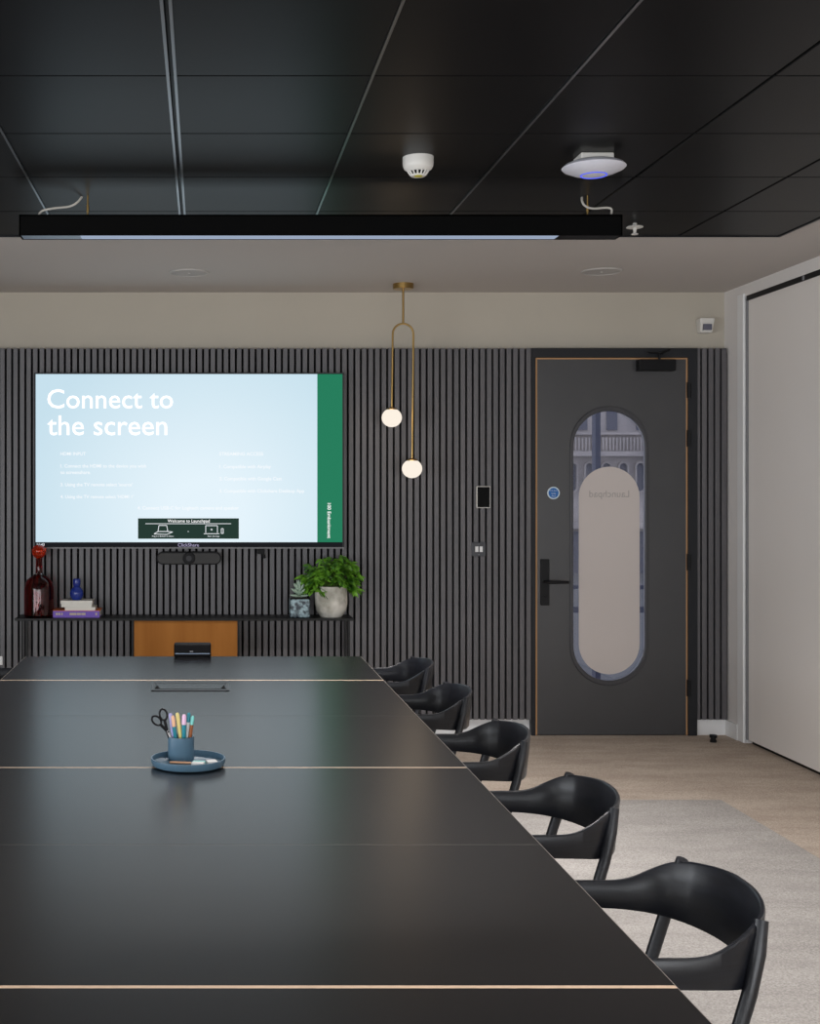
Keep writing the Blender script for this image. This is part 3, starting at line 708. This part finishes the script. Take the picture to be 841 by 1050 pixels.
# half profile: x (depth, world X of the near chair minus .78), lateral, top height, bottom height
half = [(1.028, 0, .757, .620), (1.026, .05, .756, .620), (1.016, .10, .752, .6205), (.998, .145, .747, .6215), (.982, .168, .743, .623), (.960, .190, .734, .625), (.930, .206, .717, .628), (.895, .214, .699, .631), (.86, .218, .691, .633), (.80, .219, .690, .635), (.70, .216, .690, .640), (.60, .211, .689, .648), (.53, .206, .687, .655), (.505, .203, .681, .664)]
def make_chair():
    t = thing('armchair', '', 'chair', (0, 0, 0))
    full = [(x, -y, a, b) for x, y, a, b in half[::-1]][:-1] + half
    path = smoothpath(full, 5)
    bm = bmesh.new(); rings = []; th = .0055
    for i, (x, y, a, b) in enumerate(path):
        p = path[max(i-1, 0)]; q = path[min(i+1, len(path)-1)]
        nx, ny = (q[1]-p[1]), -(q[0]-p[0]); L_ = math.hypot(nx, ny); nx /= L_; ny /= L_   # outward normal
        lean = .10 if x > .9 else .10*max(0, (x-.6)/.3)
        def pt(off, z): 
            zc = .69; k = lean*(z-zc)
            return bm.verts.new((x-.78+nx*(off+k), y+ny*(off+k), z))
        m = (a+b)/2
        rings.append([pt(-th*.5, a), pt(th*.5, a), pt(th, a-.004), pt(th, m), pt(th, b+.004), pt(th*.5, b), pt(-th*.5, b), pt(-th, b+.004), pt(-th, m), pt(-th, a-.004)])
    n = len(rings[0])
    for r_, s_ in zip(rings, rings[1:]):
        for k in range(n): bm.faces.new((r_[k], r_[(k+1)%n], s_[(k+1)%n], s_[k]))
    bm.faces.new(rings[0][::-1]); bm.faces.new(rings[-1])
    obj('backrest', bm, M['chair'], t, smooth=True)
    for sg in (-1, 1):
        bm = bmesh.new()   # rear leg: leans back to carry the rest, kicks out again below the seat
        pts = [(.99-.78, sg*.222, .008), (.935-.78, sg*.212, .25), (.914-.78, sg*.206, .44), (.925-.78, sg*.204, .52), (.956-.78, sg*.202, .62), (.974-.78, sg*.194, .69), (.986-.78, sg*.182, .7445)]
        tube(bm, pts, [.010, .012, .013, .0135, .0135, .0145, .0125], 16)
        obj('leg', bm, M['chair'], t, smooth=True)
        bm = bmesh.new()
        tube(bm, [(.53-.78, sg*.215, .008), (.545-.78, sg*.212, .44), (.555-.78, sg*.208, .645)], [.010, .014, .012], 16)
        obj('leg', bm, M['chair'], t, smooth=True)
    # bent ply seat
    bm = bmesh.new(); g = []
    nu, nv = 16, 14
    for lay in (0, 1):
        G = []
        for i in range(nu+1):
            u = i/nu; row = []
            for j in range(nv+1):
                v = j/nv*2-1
                hw_ = .225-.045*u**2
                x = .50+.43*u
                z = .455+.018*v*v-.012*math.sin(PI*u)-.02*max(0, .12-u)/.12+.05*max(0, u-.85)/.15 - lay*.012
                row.append(bm.verts.new((x-.78-.02*(v*v)*(1 if u < .5 else 1.2)*(u-.0), v*hw_, z)))
            G.append(row)
        g.append(G)
    for lay in (0, 1):
        for i in range(nu):
            for j in range(nv):
                q = (g[lay][i][j], g[lay][i+1][j], g[lay][i+1][j+1], g[lay][i][j+1]); bm.faces.new(q if lay == 0 else q[::-1])
    for i in range(nu):
        for j in (0, nv): bm.faces.new((g[0][i][j], g[0][i+1][j], g[1][i+1][j], g[1][i][j]))
    for j in range(nv):
        for i in (0, nu): bm.faces.new((g[0][i][j], g[0][i][j+1], g[1][i][j+1], g[1][i][j]))
    obj('seat', bm, M['chair'], t, smooth=True)
    bm = bmesh.new()
    for xx in (.56, .90): tube(bm, [(xx-.78, -.205, .425), (xx-.78, .205, .425)], .011, 10)
    for sg in (-1, 1): tube(bm, [(.55-.78, sg*.203, .425), (.915-.78, sg*.193, .425)], .011, 10)
    obj('seat_frame', bm, M['chair'], t, smooth=True)
    return t
def copy_tree(o, parent=None):
    c_ = o.copy(); C.objects.link(c_)
    if parent: c_.parent = parent; c_.matrix_parent_inverse = o.matrix_parent_inverse.copy()
    for ch in [x for x in bpy.data.objects if x.parent == o]: copy_tree(ch, c_)
    return c_
proto = make_chair()
spots = [(2.389, .78, 0, 'black wooden armchair nearest the camera, at the bottom right'),
         (3.171, .777, 0, 'black wooden armchair second from the camera on the table\'s right'),
         (3.970, .766, 0, 'middle one of the five black armchairs along the table\'s right side'),
         (4.780, .759, 0, 'black wooden armchair second from the far end on the right side'),
         (5.547, .756, 0, 'farthest black wooden armchair on the table\'s right side'),
         (5.547, -.096-.756, PI, 'black wooden armchair just showing at the far left of the table')]
for i, (yy, xx, rz, lb) in enumerate(spots):
    o = proto if i == 0 else copy_tree(proto)
    o.location = (xx, yy, 0); o.rotation_euler = (0, 0, rz)
    o['label'] = lb; o['category'] = 'chair'; o['group'] = 'black armchairs around the table'

# ------------------------------------------------------------------ pendant
PY = 7.45; s = PY/F; X = wx(413.5, PY)
t = thing('pendant_lamp', 'brass two-arm pendant lamp with two small glowing white globes', 'pendant lamp', (X, PY, ZC))
bm = bmesh.new(); lathe(bm, [(0, ZC), (10.5*s, ZC), (10.5*s, ZC-.028), (10*s, ZC-.031), (0, ZC-.031)], X, PY, 36); obj('ceiling_rose', bm, M['brass'], t, smooth=True)
bm = bmesh.new(); tube(bm, [(X, PY, ZC-.03), (X, PY, wz(333, PY))], .0065, 14); obj('stem', bm, M['brass'], t, smooth=True)
xl, xr = wx(402.8, PY), wx(424, PY); rr = (xr-xl)/2; xm = (xl+xr)/2; za = wz(342.5, PY)
xl2, xr2 = wx(401.8, PY), wx(422.6, PY)
bm = bmesh.new()
pts = [(xl2, PY, wz(419, PY)), (xl, PY, za)] + [(xm-rr*math.cos(a), PY, za+rr*math.sin(a)) for a in (PI*k/16 for k in range(1, 16))] + [(xr, PY, za), (xr2, PY, wz(471, PY))]
tube(bm, pts, .0062, 12); obj('arched_arm', bm, M['brass'], t, smooth=True)
for xx, yy in ((xl2, 428.3), (xr2, 480.6)):
    zc = wz(yy, PY); bm = bmesh.new(); sphere(bm, (xx, PY, zc), 10.3*s, 32, 20, .94); g = obj('globe', bm, M['globe'], t, smooth=True)
    g['label'] = 'glowing white glass globe'
    bm = bmesh.new(); lathe(bm, [(0, zc+.064), (.008, zc+.064), (.022, zc+.058), (.033, zc+.052), (.033, zc+.046), (0, zc+.046)], xx, PY, 24); obj('globe_cap', bm, M['globecap'], g, smooth=True)

# ------------------------------------------------------------------ linear lamp
LY = 5.15; t = thing('linear_lamp', 'long black suspended linear lamp with a pale glowing underside', 'ceiling lamp', (wx(330, LY), LY+.05, wz(242, LY)))
lx0, lx1 = wx(19.5, LY), wx(638.5, LY); lz0, lz1 = wz(241.3, LY), wz(220, LY); DL = .09
bm = bmesh.new(); box(bm, lx0, lx1, LY, LY+.006, lz0, lz1); box(bm, lx0, lx1, LY+DL-.006, LY+DL, lz0, lz1); box(bm, lx0, lx1, LY, LY+DL, lz1-.006, lz1)
box(bm, lx0, lx0+.006, LY, LY+DL, lz0, lz1); box(bm, lx1-.006, lx1, LY, LY+DL, lz0, lz1); obj('housing', bm, pr('matt_black_housing', (.002, .002, .002), .8, spec=.08), t)
obj('diffuser', B(wx(82, LY), wx(574, LY), LY+.008, LY+DL-.008, lz0+.001, lz0+.012), M['diffuser'], t)['label'] = 'pale glowing diffuser'
obj('end_gear', B(lx0+.008, wx(82, LY)-.002, LY+.008, LY+DL-.008, lz0+.001, lz0+.012), M['dimdiff'], t)
obj('sensor_end', B(wx(574, LY)+.002, lx1-.008, LY+.008, LY+DL-.008, lz0+.001, lz0+.012), M['black'], t)
for xa in (90, 602.5):
    xx = wx(xa, LY+.045); yy = LY+.045
    bm = bmesh.new(); tube(bm, [(xx, yy, lz1), (xx, yy, ZT)], .0035, 8); lathe(bm, [(0, lz1+.02), (.006, lz1+.02), (.006, lz1+.05), (0, lz1+.05)], xx, yy, 10); lathe(bm, [(0, lz1), (.018, lz1), (.012, lz1+.008), (0, lz1+.008)], xx, yy, 16)
    obj('hanger', bm, M['brass'], t, smooth=True)
def cab(pts):
    bm = bmesh.new(); tube(bm, smoothpath([(wx(a, q), q, wz(b, q)) for a, b, q in pts], 8), .0048, 8); obj('power_cable', bm, M['cable'], t, smooth=True)
cab([(39.5, 220.5, 5.19), (44, 216, 5.19), (56, 213.5, 5.19), (70, 212, 5.2), (78, 208.5, 5.2), (83.5, 202.5, 5.21), (84, 198, 5.22)])
cab([(627, 219.5, 5.19), (627, 214.5, 5.19), (622, 213, 5.19), (608, 213.8, 5.19), (600, 211, 5.19), (597, 206, 5.2), (597, 201, 5.22)])

# ------------------------------------------------------------------ things on the ceiling
Ys = 4.60; X = wx(428.8, Ys); r = .0565
t = thing('smoke_detector', 'small round off-white smoke detector on the black ceiling tiles', 'smoke detector', (X, Ys, ZT))
bm = bmesh.new(); lathe(bm, [(0, ZT), (r, ZT), (r, ZT-.022), (r*.97, ZT-.034), (r*.88, ZT-.044), (r*.68, ZT-.050), (r*.66, ZT-.052), (0, ZT-.052)], X, Ys, 40); obj('housing', bm, M['plastic'], t, smooth=True)
bm = bmesh.new(); lathe(bm, [(0, ZT-.050), (r*.52, ZT-.050), (r*.42, ZT-.064), (0, ZT-.064)], X, Ys, 30); obj('chamber', bm, M['black'], t)
bm = bmesh.new()
for k in range(14):
    a = 2*PI*k/14; tube(bm, [(X+r*.68*math.cos(a), Ys+r*.68*math.sin(a), ZT-.050), (X+r*.46*math.cos(a), Ys+r*.46*math.sin(a), ZT-.067)], .0032, 6)
lathe(bm, [(0, ZT-.065), (r*.5, ZT-.065), (r*.46, ZT-.070), (0, ZT-.071)], X, Ys, 30); obj('cage', bm, M['plastic'], t)
bm = bmesh.new(); lathe(bm, [(0, ZT-.0705), (r*.26, ZT-.0705), (r*.26, ZT-.0725), (0, ZT-.0725)], X, Ys-.008, 24); obj('indicator', bm, pr('yellow_ring', (.5, .45, .04), .5), t)

Ya = 4.56; X = wx(609, Ya); r = 32*Ya/F
t = thing('wireless_access_point', 'white saucer-shaped wireless access point with a blue ring on the ceiling', 'access point', (X, Ya, ZT))
obj('mounting_box', B(X-.055, X+.065, Ya-.03, Ya+.07, ZT-.032, ZT), M['plastic'], t, bevel=.004)
bm = bmesh.new(); zt2 = ZT-.030
lathe(bm, [(0, zt2), (r*.75, zt2), (r*.92, zt2-.008), (r, zt2-.018), (r*.95, zt2-.024), (r*.7, zt2-.037), (r*.46, zt2-.045), (0, zt2-.050)], X, Ya, 56); obj('dome', bm, M['apwhite'], t, smooth=True)
bm = bmesh.new(); n = 40
tube(bm, [(X-.0+r*.40*math.cos(a), Ya+r*.40*math.sin(a), zt2-.0462) for a in (2*PI*k/n for k in range(n+1))], .0026, 8, cap=False); obj('light_ring', bm, M['blueled'], t)['label'] = 'glowing blue ring'

Yk = 5.73; X = wx(651, Yk); s = Yk/F
t = thing('sprinkler_head', 'tiny white sprinkler head on the ceiling, right of the linear lamp', 'sprinkler', (X, Yk, ZT))
zc = wz(233, Yk)
bm = bmesh.new(); lathe(bm, [(0, ZT), (.010, ZT), (.010, zc), (0, zc)], X, Yk, 14); obj('pipe', bm, M['plastic'], t, smooth=True)
bm = bmesh.new(); lathe(bm, [(0, zc+.008), (.036, zc+.003), (.038, zc-.001), (.03, zc-.004), (0, zc-.004)], X, Yk, 30); obj('escutcheon', bm, M['plastic'], t, smooth=True)
bm = bmesh.new(); lathe(bm, [(0, zc), (.011, zc), (.007, zc-.016), (.007, zc-.026), (.015, zc-.03), (.015, zc-.034), (0, zc-.034)], X, Yk, 16); obj('nozzle', bm, M['plastic'], t, smooth=True)

for xp, d, lb in ((194, 7.06, 'flush round white ceiling speaker above the television'), (617, 7.02, 'flush round white ceiling speaker above the door')):
    X = wx(xp, d); t = thing('ceiling_speaker', lb, 'speaker', (X, d, ZC), 'round speakers in the pale ceiling border'); r = .113
    bm = bmesh.new(); lathe(bm, [(r*.9, ZC), (r, ZC), (r, ZC-.004), (r*.97, ZC-.007), (r*.9, ZC-.007), (r*.9, ZC)], X, d, 48); obj('rim', bm, pr('speaker_rim', (.44, .42, .40), .6), t, smooth=True)
    bm = bmesh.new(); lathe(bm, [(0, ZC), (r*.9, ZC), (r*.9, ZC-.004), (0, ZC-.005)], X, d, 48); obj('grille', bm, pr('speaker_grille', (.42, .40, .385), .8), t, smooth=True)
    bm = bmesh.new(); lathe(bm, [(0, ZC-.004), (.008, ZC-.004), (.007, ZC-.007), (0, ZC-.007)], X, d, 12); obj('centre_badge', bm, M['plastic'], t)

# ------------------------------------------------------------------ light
def area(name, loc, rot, sx, sy, power, col):
    l = bpy.data.lights.new(name, 'AREA'); l.shape = 'RECTANGLE'; l.size = sx; l.size_y = sy; l.energy = power; l.color = col
    o = bpy.data.objects.new(name, l); C.objects.link(o); o.location = loc; o.rotation_euler = rot; return o
for i, (a, b) in enumerate(wins):   # daylight through the windows behind the camera
    area('window_daylight', ((a+b)/2, YB-.05, 1.0), (PI/2, 0, 0), b-a-.1, 1.7, 72, (.94, .97, 1.0))
for a, b in lwins:   # and through those on the left
    area('window_daylight', (XL-.05, (a+b)/2, 1.15), (PI/2, 0, -PI/2), b-a-.1, 1.5, 90, (.92, .96, 1.0))
for yy in (5.195, 2.3, -.6):   # the linear lamp in view, plus two unseen lights added to brighten the floor
    area('lamp_and_fill_light', (.48, yy, 2.555), (0, 0, 0), 1.95, .07, 58 if yy > 5 else 18, (1.0, .97, .96)).data.spread = math.radians(120 if yy > 5 else 106)
for yy in (2.5, -.5):   # unseen pair added over the aisle to lift the carpet and partition
    area('lamp_and_fill_light', (2.2, yy, 2.66), (0, 0, 0), 1.2, .07, 19, (1.0, .97, .96)).data.spread = math.radians(130)
w = bpy.data.worlds.new('overcast'); bpy.context.scene.world = w; w.use_nodes = True
w.node_tree.nodes['Background'].inputs[0].default_value = (.84, .88, 1.0, 1); w.node_tree.nodes['Background'].inputs[1].default_value = 1.05
for xx, yy in ((xl2, 428.3), (xr2, 480.6)):
    l = bpy.data.lights.new('globe_glow', 'POINT'); l.energy = .5; l.color = (1, .72, .45); l.shadow_soft_size = .09
    o = bpy.data.objects.new('globe_glow', l); C.objects.link(o); o.location = (xx, PY-.16, wz(yy, PY))

# ------------------------------------------------------------------ camera
cam = bpy.data.cameras.new('camera'); co = bpy.data.objects.new('camera', cam); C.objects.link(co)
co.location = (0, 0, EYE); co.rotation_euler = (PI/2, 0, 0)
cam.sensor_fit = 'AUTO'; cam.sensor_width = 36; cam.lens = F/1050*36
cam.shift_x = (420.5-VX)/1050; cam.shift_y = -(525-VY)/1050; cam.clip_start = .05
sc_ = bpy.context.scene; sc_.camera = co
sc_.view_settings.view_transform = 'Standard'; sc_.view_settings.look = 'None'; sc_.view_settings.gamma = 1
sc_.view_settings.use_curve_mapping = False; sc_.view_settings.exposure = 0
